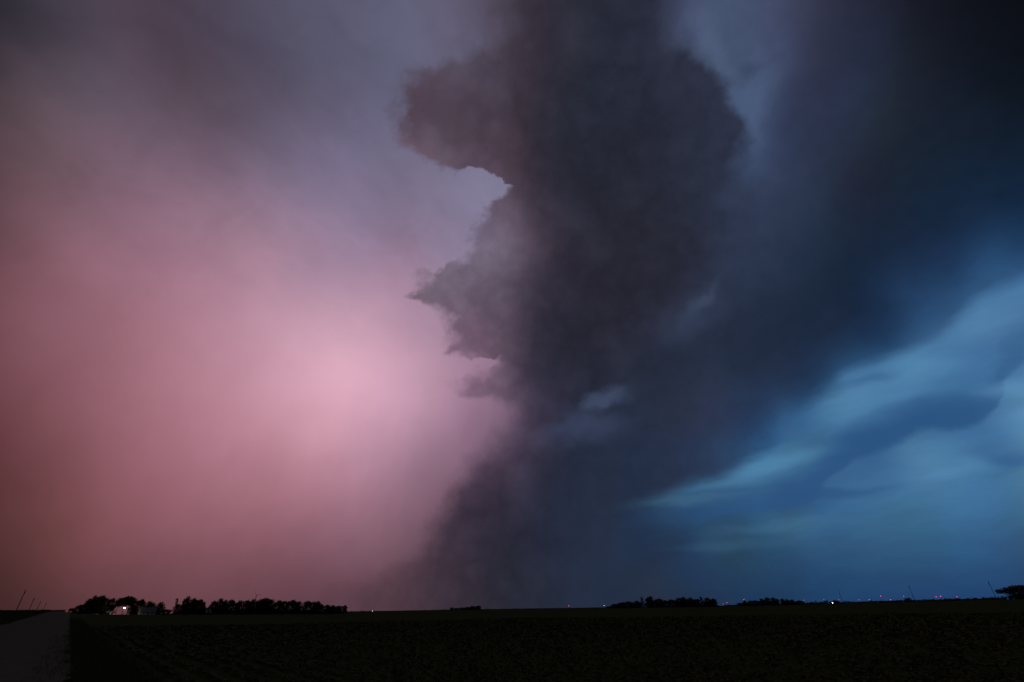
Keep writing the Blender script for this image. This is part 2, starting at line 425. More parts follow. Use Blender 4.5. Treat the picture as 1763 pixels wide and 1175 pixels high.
c_blue = mixc(m_shelf, c_blue, (*lin((42, 82, 128)), 1))
c_blue = wisps(c_blue, FIB, [
    (1180, 862, 120, 9, 9, (66, 106, 136), 0.53), (1245, 832, 100, 11, 12, (70, 116, 148), 0.53),
    (1330, 800, 70, 12, 22, (82, 134, 172), 0.62), (1450, 852, 75, 10, 14, (42, 80, 124), 0.66),
    (1370, 905, 110, 10, 8, (66, 108, 138), 0.35), (1250, 938, 90, 8, 6, (54, 90, 118), 0.40)])
c_blue = wisps(c_blue, B2, [
    (1495, 648, 46, 11, 24, (50, 92, 138), 0.62), (1590, 628, 50, 14, 6, (84, 134, 174), 0.53), (1735, 662, 40, 14, 10, (92, 142, 180), 0.53), (1738, 786, 50, 13, 12, (48, 90, 138), 0.66),
    (1672, 795, 30, 12, 0, (84, 134, 172), 0.45), (1640, 645, 40, 12, 20, (62, 108, 152), 0.45), (1500, 700, 60, 12, 25, (80, 130, 170), 0.35), (1700, 560, 60, 20, 35, (84, 132, 174), 0.35)])


def background(c):
    n = NT.nodes.new('ShaderNodeBackground')
    _in(n.inputs[0], c)
    return n.outputs[0]


def mixs(f, a, b):
    n = NT.nodes.new('ShaderNodeMixShader')
    for s_, v in zip(n.inputs, (f, a, b)):
        _in(s_, v)
    return n.outputs[0]


# the physical twilight sky is what shows, faintly, through the gap under the cloud
nish = NT.nodes.new('ShaderNodeTexSky')
nish.sky_type = 'NISHITA'
nish.sun_disc = False
nish.sun_elevation = math.radians(-4.0)
nish.sun_rotation = math.radians(70)
c_blue = vm('ADD', c_blue, vm('SCALE', nish.outputs[0], scale=0.02))
sky = mixs(m_blue, mixs(m_left, background(c_rain), mixs(m_right, background(c_tower), background(c_right))), background(c_blue))
wo = NT.nodes.new('ShaderNodeOutputWorld')
NT.links.new(sky, wo.inputs[0])
world.cycles.sampling_method = 'MANUAL'
world.cycles.sample_map_resolution = 256

# twilight sun, already below the cloud: very weak and wide
sun_d = bpy.data.lights.new('sun', 'SUN')
sun_d.energy, sun_d.angle, sun_d.color = 0.02, math.radians(20), (0.75, 0.85, 1.0)
sun = bpy.data.objects.new('sun', sun_d)
scene.collection.objects.link(sun)
sun.rotation_euler = (math.radians(70), 0, math.radians(110))

# ------------------------------------------------------------------ helpers
COL = scene.collection


def material(name, c1, c2, scale=4.0, rough=0.85, bump=0.0, spec=0.2, metal=0.0):
    mt = bpy.data.materials.new(name)
    mt.use_nodes = True
    nt = mt.node_tree
    b = nt.nodes['Principled BSDF']
    tcn = nt.nodes.new('ShaderNodeTexCoord')
    n = nt.nodes.new('ShaderNodeTexNoise')
    n.inputs['Scale'].default_value = scale
    n.inputs['Detail'].default_value = 4
    nt.links.new(tcn.outputs['Object'], n.inputs['Vector'])
    mx = nt.nodes.new('ShaderNodeMix')
    mx.data_type = 'RGBA'
    mx.inputs[6].default_value = (*c1, 1)
    mx.inputs[7].default_value = (*c2, 1)
    nt.links.new(n.outputs['Fac'], mx.inputs[0])
    nt.links.new(mx.outputs[2], b.inputs['Base Color'])
    b.inputs['Roughness'].default_value = rough
    b.inputs['Specular IOR Level'].default_value = spec
    b.inputs['Metallic'].default_value = metal
    if bump:
        bp = nt.nodes.new('ShaderNodeBump')
        bp.inputs['Strength'].default_value = bump
        nt.links.new(n.outputs['Fac'], bp.inputs['Height'])
        nt.links.new(bp.outputs[0], b.inputs['Normal'])
    return mt


def glow(name, rgb, strength):
    mt = bpy.data.materials.new(name)
    mt.use_nodes = True
    b = mt.node_tree.nodes['Principled BSDF']
    b.inputs['Base Color'].default_value = (0.8, 0.8, 0.8, 1)
    b.inputs['Emission Color'].default_value = (*rgb, 1)
    b.inputs['Emission Strength'].default_value = strength
    return mt


M_SOIL = material('field_soil', (0.040, 0.050, 0.018), (0.056, 0.067, 0.024), 0.35, 0.95, 0.3, 0.0)
M_CROP = material('crop_leaf', (0.078, 0.086, 0.033), (0.088, 0.097, 0.038), 0.8, 0.9, 0, 0.0)
M_GRASS = material('verge_grass', (0.07, 0.074, 0.028), (0.11, 0.115, 0.045), 1.5, 0.9, 0, 0.0)
M_GRAVEL = material('gravel', (0.070, 0.072, 0.048), (0.135, 0.138, 0.096), 3.0, 0.95, 0.7, 0.0)
M_LEAF = material('tree_leaves', (0.018, 0.026, 0.010), (0.046, 0.058, 0.022), 1.0, 0.8, 0, 0.1)
M_BARK = material('bark', (0.035, 0.028, 0.022), (0.085, 0.07, 0.055), 5.0, 0.9, 0.5, 0.1)
M_POLE = material('weathered_pole', (0.05, 0.043, 0.036), (0.1, 0.085, 0.07), 3.0, 0.9, 0.3, 0.1)
M_WHITE = material('painted_steel', (0.22, 0.22, 0.23), (0.3, 0.3, 0.31), 0.3, 0.6)
M_ROOF = material('metal_roof', (0.06, 0.063, 0.066), (0.10, 0.104, 0.108), 1.4, 0.7, 0.1, 0.15)
M_WALL = material('pale_siding', (0.22, 0.21, 0.2), (0.32, 0.31, 0.3), 2.0, 0.8)
M_SHED = material('white_paint', (0.6, 0.58, 0.56), (0.78, 0.76, 0.74), 2.0, 0.7)
M_GLASS = material('window_glass', (0.02, 0.022, 0.026), (0.03, 0.034, 0.04), 2.0, 0.15, 0, 0.5)
M_CERAM = material('insulator_glaze', (0.2, 0.2, 0.22), (0.3, 0.3, 0.32), 3.0, 0.3)
M_RED = glow('red_beacon_glow', (1.0, 0.05, 0.17), 6.0)
M_REDDIM = glow('dim_red_beacon_glow', (1.0, 0.12, 0.28), 2.6)
M_WARM = glow('warm_lamp_glow', (1.0, 0.62, 0.25), 26.0)
M_COOL = glow('white_lamp_glow', (1.0, 0.95, 0.9), 14.0)


def link(name, me, parent=None):
    o = bpy.data.objects.new(name, me)
    COL.objects.link(o)
    o.parent = parent
    return o


def mesh(name, verts, faces, mt, smooth=False):
    me = bpy.data.meshes.new(name)
    me.from_pydata([tuple(v) for v in verts], [], faces)
    me.materials.append(mt)
    if smooth:
        me.polygons.foreach_set('use_smooth', [True] * len(me.polygons))
    me.update()
    return me


def np_mesh(name, v, nper, mt):
    """v: (n, nper, 3) array of separate polygons"""
    n = len(v)
    me = bpy.data.meshes.new(name)
    me.vertices.add(n * nper)
    me.vertices.foreach_set('co', v.reshape(-1).astype(np.float32))
    me.loops.add(n * nper)
    me.loops.foreach_set('vertex_index', np.arange(n * nper, dtype=np.int32))
    me.polygons.add(n)
    me.polygons.foreach_set('loop_start', np.arange(0, n * nper, nper, dtype=np.int32))
    me.polygons.foreach_set('loop_total', np.full(n, nper, dtype=np.int32))
    me.materials.append(mt)
    me.update(calc_edges=True)
    return me


def bm_mesh(name, bm, mt, smooth=False):
    me = bpy.data.meshes.new(name)
    bm.to_mesh(me)
    bm.free()
    me.materials.append(mt)
    if smooth:
        me.polygons.foreach_set('use_smooth', [True] * len(me.polygons))
    return me


def box(bm, x0, x1, y0, y1, z0, z1):
    r = bmesh.ops.create_cube(bm, size=1.0)
    for v in r['verts']:
        v.co = Vector(((x0 + x1) / 2 + v.co.x * (x1 - x0), (y0 + y1) / 2 + v.co.y * (y1 - y0), (z0 + z1) / 2 + v.co.z * (z1 - z0)))


def tube(bm, pts, radii, seg=8):
    """tapered tube through pts"""
    rings = []
    pts = [Vector(p) for p in pts]
    for i, p in enumerate(pts):
        d = (pts[min(i + 1, len(pts) - 1)] - pts[max(i - 1, 0)]).normalized()
        a = d.orthogonal().normalized()
        b = d.cross(a)
        rings.append([bm.verts.new(p + (a * math.cos(t) + b * math.sin(t)) * radii[i]) for t in [2 * math.pi * k / seg for k in range(seg)]])
    for r0, r1 in zip(rings, rings[1:]):
        for k in range(seg):
            bm.faces.new((r0[k], r0[(k + 1) % seg], r1[(k + 1) % seg], r1[k]))
    bm.faces.new(rings[0][::-1])
    bm.faces.new(rings[-1])


def thing(name, label, cat, loc, rz=0.0, group_=None):
    o = bpy.data.objects.new(name, None)
    COL.objects.link(o)
    o.empty_display_size = 0.3
    o.location = loc
    o.rotation_euler[2] = rz
    tag(o, label, cat, group_)
    return o


def tag(o, label, cat, group_=None):
    o['label'], o['category'] = label, cat
    if group_:
        o['group'] = group_


def structure(o):
    o['kind'] = 'structure'
    return o


# ------------------------------------------------------------------ terrain
SKYLINE = [(0, 1053), (60, 1052.5), (108, 1052.5), (125, 1055.5), (200, 1057.6), (340, 1057.8), (560, 1057.5), (640, 1055), (700, 1053), (780, 1051), (900, 1049), (1040, 1047), (1180, 1045),
           (1250, 1044), (1350, 1041.5), (1450, 1038.5), (1550, 1036), (1650, 1033.5), (1763, 1030)]
_az = np.array([azimuth(x, y) for x, y in SKYLINE])
_el = np.array([elev_tan(x, y) for x, y in SKYLINE])
RIDGE = 350.0


def terrain(x, y):
    x, y = np.asarray(x, float), np.asarray(y, float)
    r = np.hypot(x, y)
    az = np.arctan2(x, y)
    e = np.interp(az, _az, _el)
    far = np.clip((np.abs(az) - 0.8) / 1.2, 0, 1)              # behind the camera the land is level
    top = (EYE - 0.25 + e * RIDGE) * (1 - far)
    t = np.clip((r - 15) / (RIDGE - 15), 0, 1)
    t = t * t * (3 - 2 * t) * 0.5 + t * 0.5
    z = top * t - np.clip(r - RIDGE, 0, 300) * 0.004 - np.clip(r - 2000, 0, None) * 0.003
    z += 0.05 * np.sin(x * 0.21 + 1) * np.sin(y * 0.17) * np.clip(r / 60, 0, 1)
    return z


RAZ = math.radians(-40.2)                                        # the road's heading
RT = np.array([math.sin(RAZ), math.cos(RAZ)])
RN = np.array([math.cos(RAZ), -math.sin(RAZ)])
ROAD_L, ROAD_R = -6.2, 0.75


def lateral(x, y):
    return x * RN[0] + y * RN[1]


rr = [0.0]
q = 1.0
while q < 60000:
    rr.append(q)
    q *= 1.045
    q += 0.25
NA = 480
verts, faces = [(0, 0, -0.04)], []
for k, r in enumerate(rr[1:]):
    th = np.linspace(-math.pi, math.pi, NA, endpoint=False)
    X, Y = r * np.sin(th), r * np.cos(th)
    Z = terrain(X, Y) - 0.04
    verts += list(zip(X, Y, Z))
for i in range(NA):
    faces.append((0, 1 + (i + 1) % NA, 1 + i))
for k in range(len(rr) - 2):
    a, b = 1 + k * NA, 1 + (k + 1) * NA
    for i in range(NA):
        j = (i + 1) % NA
        faces.append((a + i, a + j, b + j, b + i))
field = structure(link('field', mesh('field', verts, faces, M_SOIL, True)))

# gravel road: crowned strip with ragged edges
verts, faces = [], []
ss = np.concatenate([np.arange(-25, 60, 1.0), np.arange(60, 400, 5.0), np.arange(400, 700, 20.0)])
NL = 11
for s_ in ss:
    for i in range(NL):
        f = i / (NL - 1)
        l = ROAD_L + (ROAD_R - ROAD_L) * f
        if i in (0, NL - 1):
            l += 0.28 * math.sin(s_ * 0.9 + i) + 0.2 * math.sin(s_ * 2.3 + 2 * i) + 0.15 * math.sin(s_ * 0.31)
        x, y = RT * s_ + RN * l
        crown = 0.10 * (1 - (2 * f - 1) ** 2) - 0.018 * (math.exp(-((f - 0.3) / 0.06) ** 2) + math.exp(-((f - 0.66) / 0.06) ** 2))
        verts.append((x, y, float(terrain(x, y)) + 0.015 + crown))
for a in range(len(ss) - 1):
    for i in range(NL - 1):
        p = a * NL + i
        faces.append((p, p + 1, p + NL + 1, p + NL))
road = structure(link('gravel_road', mesh('gravel_road', verts, faces, M_GRAVEL, True)))


# ------------------------------------------------------------------ ground vegetation (uncountable)
def blades(n, xy, hmin, hmax, wid, lean):
    n = len(xy)
    z = terrain(xy[:, 0], xy[:, 1]) - 0.05
    hgt = rng.uniform(hmin, hmax, n)
    a = rng.uniform(0, 2 * np.pi, n)
    wv = np.stack([np.cos(a), np.sin(a)], 1) * wid
    ln = rng.normal(0, lean, (n, 2)) * hgt[:, None]
    v = np.zeros((n, 3, 3))
    v[:, 0, :2], v[:, 1, :2], v[:, 2, :2] = xy - wv, xy + wv, xy + ln
    v[:, 0, 2] = v[:, 1, 2] = z
    v[:, 2, 2] = z + hgt
    return v


# crop: rows of low leafy plants parallel to the road, thinning where they can no longer be told apart
pts = []
for l in np.arange(2.4, 110, 0.76):
    smin = -60 if l > 8 else -4
    s_ = np.arange(smin, 110, 0.22)
    s_ = s_ + rng.uniform(-0.08, 0.08, len(s_))
    xy = RT[None] * s_[:, None] + RN[None] * (l + rng.normal(0, 0.05, len(s_)))[:, None]
    pts.append(xy)
pts = np.concatenate(pts)
r = np.hypot(pts[:, 0], pts[:, 1])
az = np.degrees(np.arctan2(pts[:, 0], pts[:, 1]))
keep = (r > 5) & (r < 90) & (np.abs(az) < 58) & (rng.random(len(r)) < np.clip(16 / r, 0, 1))
pts = pts[keep]
r = r[keep]
K = 9
base = np.repeat(pts, K, 0)
sc_ = np.repeat(np.clip(r / 22, 1, 2.2), K)
n = len(base)
a = rng.uniform(0, 2 * np.pi, n)
el = rng.uniform(0.1, 0.6, n)
d = np.stack([np.cos(a) * np.cos(el), np.sin(a) * np.cos(el), np.sin(el)], 1)
side = np.stack([-np.sin(a), np.cos(a), np.zeros(n)], 1)
L = (rng.uniform(0.14, 0.24, n) * np.sqrt(sc_))[:, None]
wd = (rng.uniform(0.025, 0.05, n) * sc_)[:, None]
o3 = np.concatenate([base, (terrain(base[:, 0], base[:, 1]) + rng.uniform(-0.04, 0.07, n))[:, None]], 1)
v = np.stack([o3, o3 + d * L * 0.55 + side * wd, o3 + d * L + np.array([0, 0, -0.03]), o3 + d * L * 0.55 - side * wd], 1)
crop = link('field_crop', np_mesh('field_crop', v, 4, M_CROP))
crop['kind'] = 'stuff'
tag(crop, 'dark low crop rows covering the field right of the gravel road', 'crop')


def strip(n, l0, l1, s0, s1, bias=1.0):
    s_ = s0 + (s1 - s0) * rng.random(n) ** 1.8
    l = l0 + (l1 - l0) * rng.random(n) ** bias
    return RT[None] * s_[:, None] + RN[None] * l[:, None]


v = np.concatenate([blades(0, strip(26000, ROAD_R - 0.05, 2.6, 4, 150), 0.12, 0.42, 0.012, 0.3), blades(0, strip(5000, ROAD_R + 0.3, ROAD_R - 1.1, 6, 60, 2.2), 0.06, 0.3, 0.012, 0.5)])
g = link('verge_grass', np_mesh('verge_grass', v, 3, M_GRASS))
g['kind'] = 'stuff'
tag(g, 'ragged dark grass along the right edge of the gravel road', 'grass')
v = np.concatenate([blades(0, strip(30000, -16, ROAD_L + 0.1, 30, 260), 0.3, 0.85, 0.03, 0.25), blades(0, strip(12000, -9, ROAD_L - 0.6, 60, 420), 0.4, 1.0, 0.05, 0.25)])
g = link('roadside_weeds', np_mesh('roadside_weeds', v, 3, M_GRASS))
g['kind'] = 'stuff'
tag(g, 'tall dark weeds along the left side of the gravel road', 'weeds')


# ------------------------------------------------------------------ trees
def crown_mesh(name, lobes, n, leaf):
    """lobes: (x, y, z, rx, ry, rz) in a unit tree (height 1); leaf-sized quads through their volume, denser near the surface"""
    w = np.array([l[3] * l[4] * l[5] for l in lobes]) ** 0.7
    ids = rng.choice(len(lobes), n, p=w / w.sum())
    A = np.array(lobes)[ids]
    d = rng.normal(size=(n, 3))
    d /= np.linalg.norm(d, axis=1)[:, None]
    rad = rng.random(n) ** 0.38
    rad *= 1 + 0.10 * rng.normal(size=n)
    c = A[:, :3] + d * A[:, 3:] * rad[:, None]
    u_ = rng.normal(size=(n, 3))
    u_ /= np.linalg.norm(u_, axis=1)[:, None]
    w_ = np.cross(u_, rng.normal(size=(n, 3)))
    w_ /= np.linalg.norm(w_, axis=1)[:, None]
    s1 = (leaf * rng.uniform(0.6, 1.5, n))[:, None]
    s2 = s1 * rng.uniform(0.4, 0.8, n)[:, None]
    c[:, 2] = np.maximum(c[:, 2], 0.01)
    v = np.stack([c - u_ * s1, c - w_ * s2, c + u_ * s1, c + w_ * s2], 1)
    return np_mesh(name, v, 4, M_LEAF)


def trunk_mesh(name, lobes, base_r):
    bm = bmesh.new()
    tips = sorted(lobes, key=lambda l: -l[2])
    top = tips[0]
    tube(bm, [(0, 0, -0.02), (0.006, 0.0, 0.15), (-0.006, 0.004, 0.4), (top[0] * 0.7, top[1] * 0.7, top[2])], [base_r, base_r * 0.8, base_r * 0.6, base_r * 0.2], 7)
    for l in tips[1:7]:
        z0 = max(0.12, l[2] - 0.3)
        tube(bm, [(0, 0, z0), (l[0] * 0.5, l[1] * 0.5, (z0 + l[2]) / 2 + 0.02), (l[0], l[1], l[2])], [base_r * 0.5, base_r * 0.35, base_r * 0.12], 5)
    return bm_mesh(name, bm, M_BARK, True)


def round_lobes(nl, w, z0, z1, seed):
    rs = random.Random(seed)
    out = [(0, 0, (z0 + z1) / 2, w * 0.74, w * 0.74, (z1 - z0) * 0.46), (0, 0, z0 + 0.17, w * 0.95, w * 0.95, 0.17), (rs.uniform(-.08, .08), 0, z1 - 0.15, w * 0.42, w * 0.42, 0.14)]
    for _ in range(nl):
        a = rs.uniform(0, 6.28)
        z = rs.uniform(z0 + 0.08, z1 - 0.12)
        k = math.sqrt(max(0.05, 1 - ((z - (z0 + z1) / 2) / ((z1 - z0) / 2)) ** 2))
        rr_ = w * rs.uniform(0.45, 0.8) * k
        s_ = rs.uniform(0.16, 0.30) * w + 0.05
        out.append((math.cos(a) * rr_, math.sin(a) * rr_, z, s_, s_, s_ * rs.uniform(0.6, 0.9)))
    return out


def slim_lobes(seed):
    rs = random.Random(seed)
    out = []
    for i in range(9):
        z = 0.1 + 0.85 * i / 8
        w = 0.16 * (1 - 0.55 * z) + 0.03
        out.append((rs.uniform(-.05, .05), rs.uniform(-.05, .05), z, w, w, 0.055))
    return out


# kind: (unit crown half-width, crown mesh, trunk mesh)
KIND = {}
for nm, lob, hw, nleaf, leaf, br in [
        ('broad', round_lobes(13, 0.48, 0.0, 1.0, 1), 0.38, 2600, 0.036, 0.03), ('full', round_lobes(14, 0.42, 0.0, 1.0, 2), 0.33, 2600, 0.035, 0.03),
        ('lumpy', round_lobes(11, 0.46, 0.0, 0.97, 3), 0.36, 2400, 0.036, 0.03), ('high', round_lobes(10, 0.42, 0.46, 1.0, 4), 0.36, 1800, 0.034, 0.028),
        ('slim', slim_lobes(5), 0.17, 900, 0.026, 0.02), ('bush', round_lobes(9, 0.62, 0.0, 1.0, 6), 0.5, 1400, 0.05, 0.03),
        ('oval', round_lobes(12, 0.34, 0.0, 1.0, 8), 0.28, 2400, 0.034, 0.03), ('overhang', [(0, 0, .5, .62, .62, .5), (0, 0, .2, .55, .55, .2), (-.3, .1, .14, .35, .35, .15), (-.5, 0, .62, .36, .3, .2), (-.72, .05, .55, .2, .2, .13), (-.3, 0, .78, .3, .3, .18), (.3, .1, .8, .3, .3, .18), (.55, 0, .5, .34, .3, .3), (0, -.2, .9, .22, .22, .1)], 0.88, 4200, 0.04, 0.04)]:
    KIND[nm] = (hw, crown_mesh('crown_' + nm, lob, nleaf, leaf), trunk_mesh('trunk_' + nm, lob, br))


def place(px, D):
    a = azimuth(px)
    x, y = D * math.sin(a), D * math.cos(a)
    return x, y, float(terrain(x, y))


def px_per_m(px, py, D):
    """photo pixels per metre seen across the line of sight at horizontal distance D"""
    return abs(np.subtract(*[_project(place_dir(px, D, dx)) for dx in (0.5, -0.5)]))


def place_dir(px, D, off):
    a = azimuth(px)
    return np.array([D * math.sin(a) + off * math.cos(a), D * math.cos(a) - off * math.sin(a), 0.0])


def _project(p):
    return W / 2 + FPX * (p @ RGT) / (p @ FWD)


def tree(px, ytop, hwpx, D, kind, label, group_, name='broadleaf_tree', rz=None):
    x, y, z = place(px, D)
    ht = EYE + D * elev_tan(px, ytop) - z
    hw, cm, tm = KIND[kind]
    wid = hwpx / px_per_m(px, ytop, D)
    t = thing(name, label, 'bush' if kind == 'bush' else 'tree', (x, y, z), random.uniform(0, 6.28) if rz is None else rz, group_)
    t.scale = (wid / hw, wid / hw, ht)
    link('trunk', tm, t)
    link('crown', cm, t)
    return t


ORD = ['first', 'second', 'third', 'fourth', 'fifth', 'sixth', 'seventh', 'eighth', 'ninth', 'tenth', 'eleventh', 'twelfth', 'thirteenth', 'fourteenth', 'fifteenth', 'sixteenth', 'seventeenth',
       'eighteenth', 'nineteenth', 'twentieth', 'twenty-first', 'twenty-second', 'twenty-third', 'twenty-fourth']


def row_of_trees(rows, D, where, group_):
    rows = sorted(rows)
    for i, (px, yt, hw, k) in enumerate(rows):
        look = {'broad': 'broad dark tree', 'full': 'dense dark tree', 'lumpy': 'lumpy dark tree', 'high': 'high-crowned dark tree', 'slim': 'slim ragged dark tree', 'bush': 'low dark bush', 'oval': 'narrow oval dark tree'}[k]
        tree(px, yt, hw, D + random.uniform(-0.04, 0.04) * D, k, f'{look}, {ORD[i]} from left {where}', group_,
             {'bush': 'bush', 'slim': 'slim_tree', 'high': 'high_crowned_tree'}.get(k, 'broadleaf_tree'))


row_of_trees([(128, 1047, 8, 'bush'), (139, 1041, 9, 'bush'), (150, 1029.5, 8, 'lumpy'), (159, 1025, 9, 'full'), (169, 1024.5, 9, 'broad'), (180, 1027.5, 9, 'lumpy'), (191, 1029, 9, 'full'),
              (203, 1029, 8, 'high'), (214, 1025.5, 9, 'high'), (222, 1026.5, 8, 'high'), (231, 1031, 8, 'lumpy'), (242, 1031, 8, 'broad'), (254, 1035, 9, 'full'), (262, 1036.5, 7, 'lumpy'),
              (277, 1036.5, 9, 'full'), (290, 1049, 9, 'bush')], 470, 'in the farmyard clump by the road', 'farmyard trees')
row_of_trees([(302, 1030.5, 4, 'slim'), (308, 1040, 5, 'bush'), (313.5, 1031, 4, 'slim'), (321, 1026.5, 8, 'full'), (331, 1028.5, 8, 'lumpy'), (341, 1031.5, 9, 'broad'), (349, 1036, 6, 'oval'),
              (357, 1046, 8, 'bush')], 420, 'in the small clump with two slim trees', 'small tree clump')
row_of_trees([(367, 1033, 7, 'lumpy'), (376, 1030, 8, 'full'), (386, 1032.5, 6, 'oval'), (395, 1032, 7, 'broad'), (404, 1036.5, 6, 'lumpy'), (413, 1033.5, 8, 'full'), (424, 1033, 9, 'broad'),
              (436, 1031.5, 9, 'full'), (447, 1030, 9, 'lumpy'), (457, 1029, 9, 'broad'), (467, 1031.5, 9, 'full'), (478, 1033.5, 9, 'broad'), (490, 1033.5, 9, 'lumpy'), (503, 1032.5, 9, 'broad'),
              (515, 1035, 8, 'full'), (527, 1034.5, 8, 'broad'), (538, 1035.5, 8, 'full'), (546.5, 1034, 7, 'lumpy'), (553, 1040, 6, 'bush'), (564, 1040.5, 7, 'lumpy'), (574, 1042, 7, 'full'),
              (585, 1043, 8, 'broad'), (594, 1042, 5, 'oval')], 400, 'in the long shelterbelt', 'long shelterbelt')
row_of_trees([(778, 1046, 4, 'bush'), (786, 1047, 5, 'bush'), (795, 1046, 6, 'broad'), (805, 1045, 7, 'lumpy'), (815, 1043.5, 7, 'full'), (823, 1043, 6, 'oval')], 900,
             'in the tiny mid-horizon clump', 'tiny middle clump')
row_of_trees([(1048, 1044, 6, 'bush'), (1058, 1040, 8, 'bush'), (1070, 1037.5, 9, 'broad'), (1083, 1035, 9, 'lumpy'), (1096, 1034.5, 8, 'full'), (1107, 1028.5, 4, 'slim'), (1121, 1026.5, 9, 'full'),
              (1135, 1030, 8, 'lumpy'), (1146, 1033.5, 7, 'broad'), (1158, 1031.5, 8, 'lumpy'), (1170, 1029, 8, 'full'), (1180, 1028, 8, 'broad'), (1190, 1028.5, 7, 'full'), (1201, 1030.5, 7, 'lumpy'),
              (1210, 1028, 4, 'slim'), (1219, 1028.5, 8, 'full'), (1230, 1030.5, 7, 'oval')], 650, 'in the grove right of middle', 'middle-right grove')
row_of_trees([(1276, 1038, 6, 'bush'), (1284, 1034, 4, 'oval'), (1293, 1034, 5, 'broad'), (1302, 1033, 6, 'lumpy'), (1314, 1030.5, 6, 'full'), (1324, 1028, 6, 'lumpy'), (1334, 1028.5, 6, 'full'),
              (1341, 1031, 4, 'oval'), (1350, 1030.5, 5, 'oval'), (1358, 1031.5, 4, 'oval'), (1367, 1032, 6, 'full'), (1377, 1034, 7, 'broad')], 900, 'in the row left of the white light', 'far right tree row')
tree(1442, 1033.5, 6, 1200, 'bush', 'small dark bush right of the white light on the right horizon', None, 'bush')
tree(1569, 1029.5, 7, 1000, 'bush', 'low dark bush left of the middle right-hand utility pole', None, 'bush')
tree(1772, 1007.5, 46, 300, 'overhang', 'wide dark tree overhanging at the far right edge', None, 'spreading_tree', -azimuth(1772))

# far woods along the horizon: a mass
vs = []
for x0, x1, hpx, D in [(598, 662, 5.5, 1800), (662, 775, 2.5, 2200), (830, 1045, 1.6, 2200), (1236, 1275, 3.2, 1500), (1380, 1440, 5, 1500), (1440, 1740, 3.4, 1700), (0, 112, 2.0, 1500)]:
    px = x0
    while px < x1:
        x, y, z = place(px, D)
        e = float(np.interp(azimuth(px), _az, _el))
        hgt = random.uniform(0.3, 1.0) ** 1.3 * hpx / 1100 * D
        zc = EYE + e * D
        m_ = 46
        wdt = random.uniform(3, 9)
        c = rng.normal(size=(m_, 3)) * np.array([wdt * 0.5, 2.0, hgt * 0.28]) + np.array([0, 0, zc + hgt * 0.30])
        a = azimuth(px)
        cx_ = x + c[:, 0] * math.cos(a) + c[:, 1] * math.sin(a)
        cy_ = y - c[:, 0] * math.sin(a) + c[:, 1] * math.cos(a)
        c = np.stack([cx_, cy_, np.clip(c[:, 2], zc - 6, zc + hgt)], 1)
        c = np.concatenate([c, np.stack([cx_, cy_, zc - rng.random(m_) * 4], 1)])
        u_ = rng.normal(size=(2 * m_, 3)) * 0.8
        w_ = rng.normal(size=(2 * m_, 3)) * 0.8
        vs.append(np.stack([c - u_, c - w_, c + u_, c + w_], 1))
        px += random.uniform(2.0, 5.5)
woods = link('distant_woods', np_mesh('distant_woods', np.concatenate(vs), 4, M_LEAF))
woods['kind'] = 'stuff'
tag(woods, 'thin dark line of far woods along the horizon', 'woods')


# ------------------------------------------------------------------ utility poles
def pole_meshes():
    bm = bmesh.new()
    tube(bm, [(0, 0, -0.02), (0, 0, 0.5), (0, 0, 1)], [1.0, 0.85, 0.7], 10)
    shaft = bm_mesh('pole_shaft', bm, M_POLE, True)
    bm = bmesh.new()
    tube(bm, [(0, 0, -0.05), (0, 0, 0.12), (0, 0, 0.14), (0, 0, 0.2), (0, 0, 0.3)], [0.03, 0.03, 0.09, 0.07, 0.04], 8)
    ins = bm_mesh('insulator', bm, M_CERAM, True)
    bm = bmesh.new()
    box(bm, -0.12, 0.12, 0.12, 0.2, -0.5, 0.0)
    brk = bm_mesh('pole_bracket', bm, M_POLE)
    return shaft, ins, brk


P_SHAFT, P_INS, P_BRK = pole_meshes()


def utility_pole(px, ytop, D, label, group_, rad=0.12):
    x, y, z = place(px, D)
    ht = EYE + D * elev_tan(px, ytop) - z
    t = thing('utility_pole', label, 'utility pole', (x, y, z), 0, group_)
    s_ = link('shaft', P_SHAFT, t)
    s_.scale = (rad, rad, ht)
    i_ = link('insulator', P_INS, t)
    i_.location = (0, 0, ht)
    b_ = link('bracket', P_BRK, t)
    b_.location = (0, 0, ht - 0.4)
    return t


for i, (px, yt) in enumerate([(37, 1016.5), (58.5, 1030), (72, 1035), (83, 1037.5)]):
    D = 13.0 / math.sin(RAZ - azimuth(px - 10))
    utility_pole(px - 6, yt, abs(D), ['tallest and nearest thin utility pole at the left edge', 'second thin utility pole from the left edge beside the road',
                                  'third thin utility pole from the left edge beside the road', 'shortest and farthest thin utility pole beside the road'][i], 'poles along the road')
for px, yt, lb in [(1450, 1014.5, 'thin utility pole just right of the white light on the right horizon'), (1576, 1007.5, 'thin lone utility pole in the middle of the right horizon'),
                   (1719, 1000.5, 'thin utility pole beside the overhanging tree at far right')]:
    utility_pole(px + 3, yt, 7.6 / elev_tan(px, yt), lb, 'poles on the right horizon', 0.11)


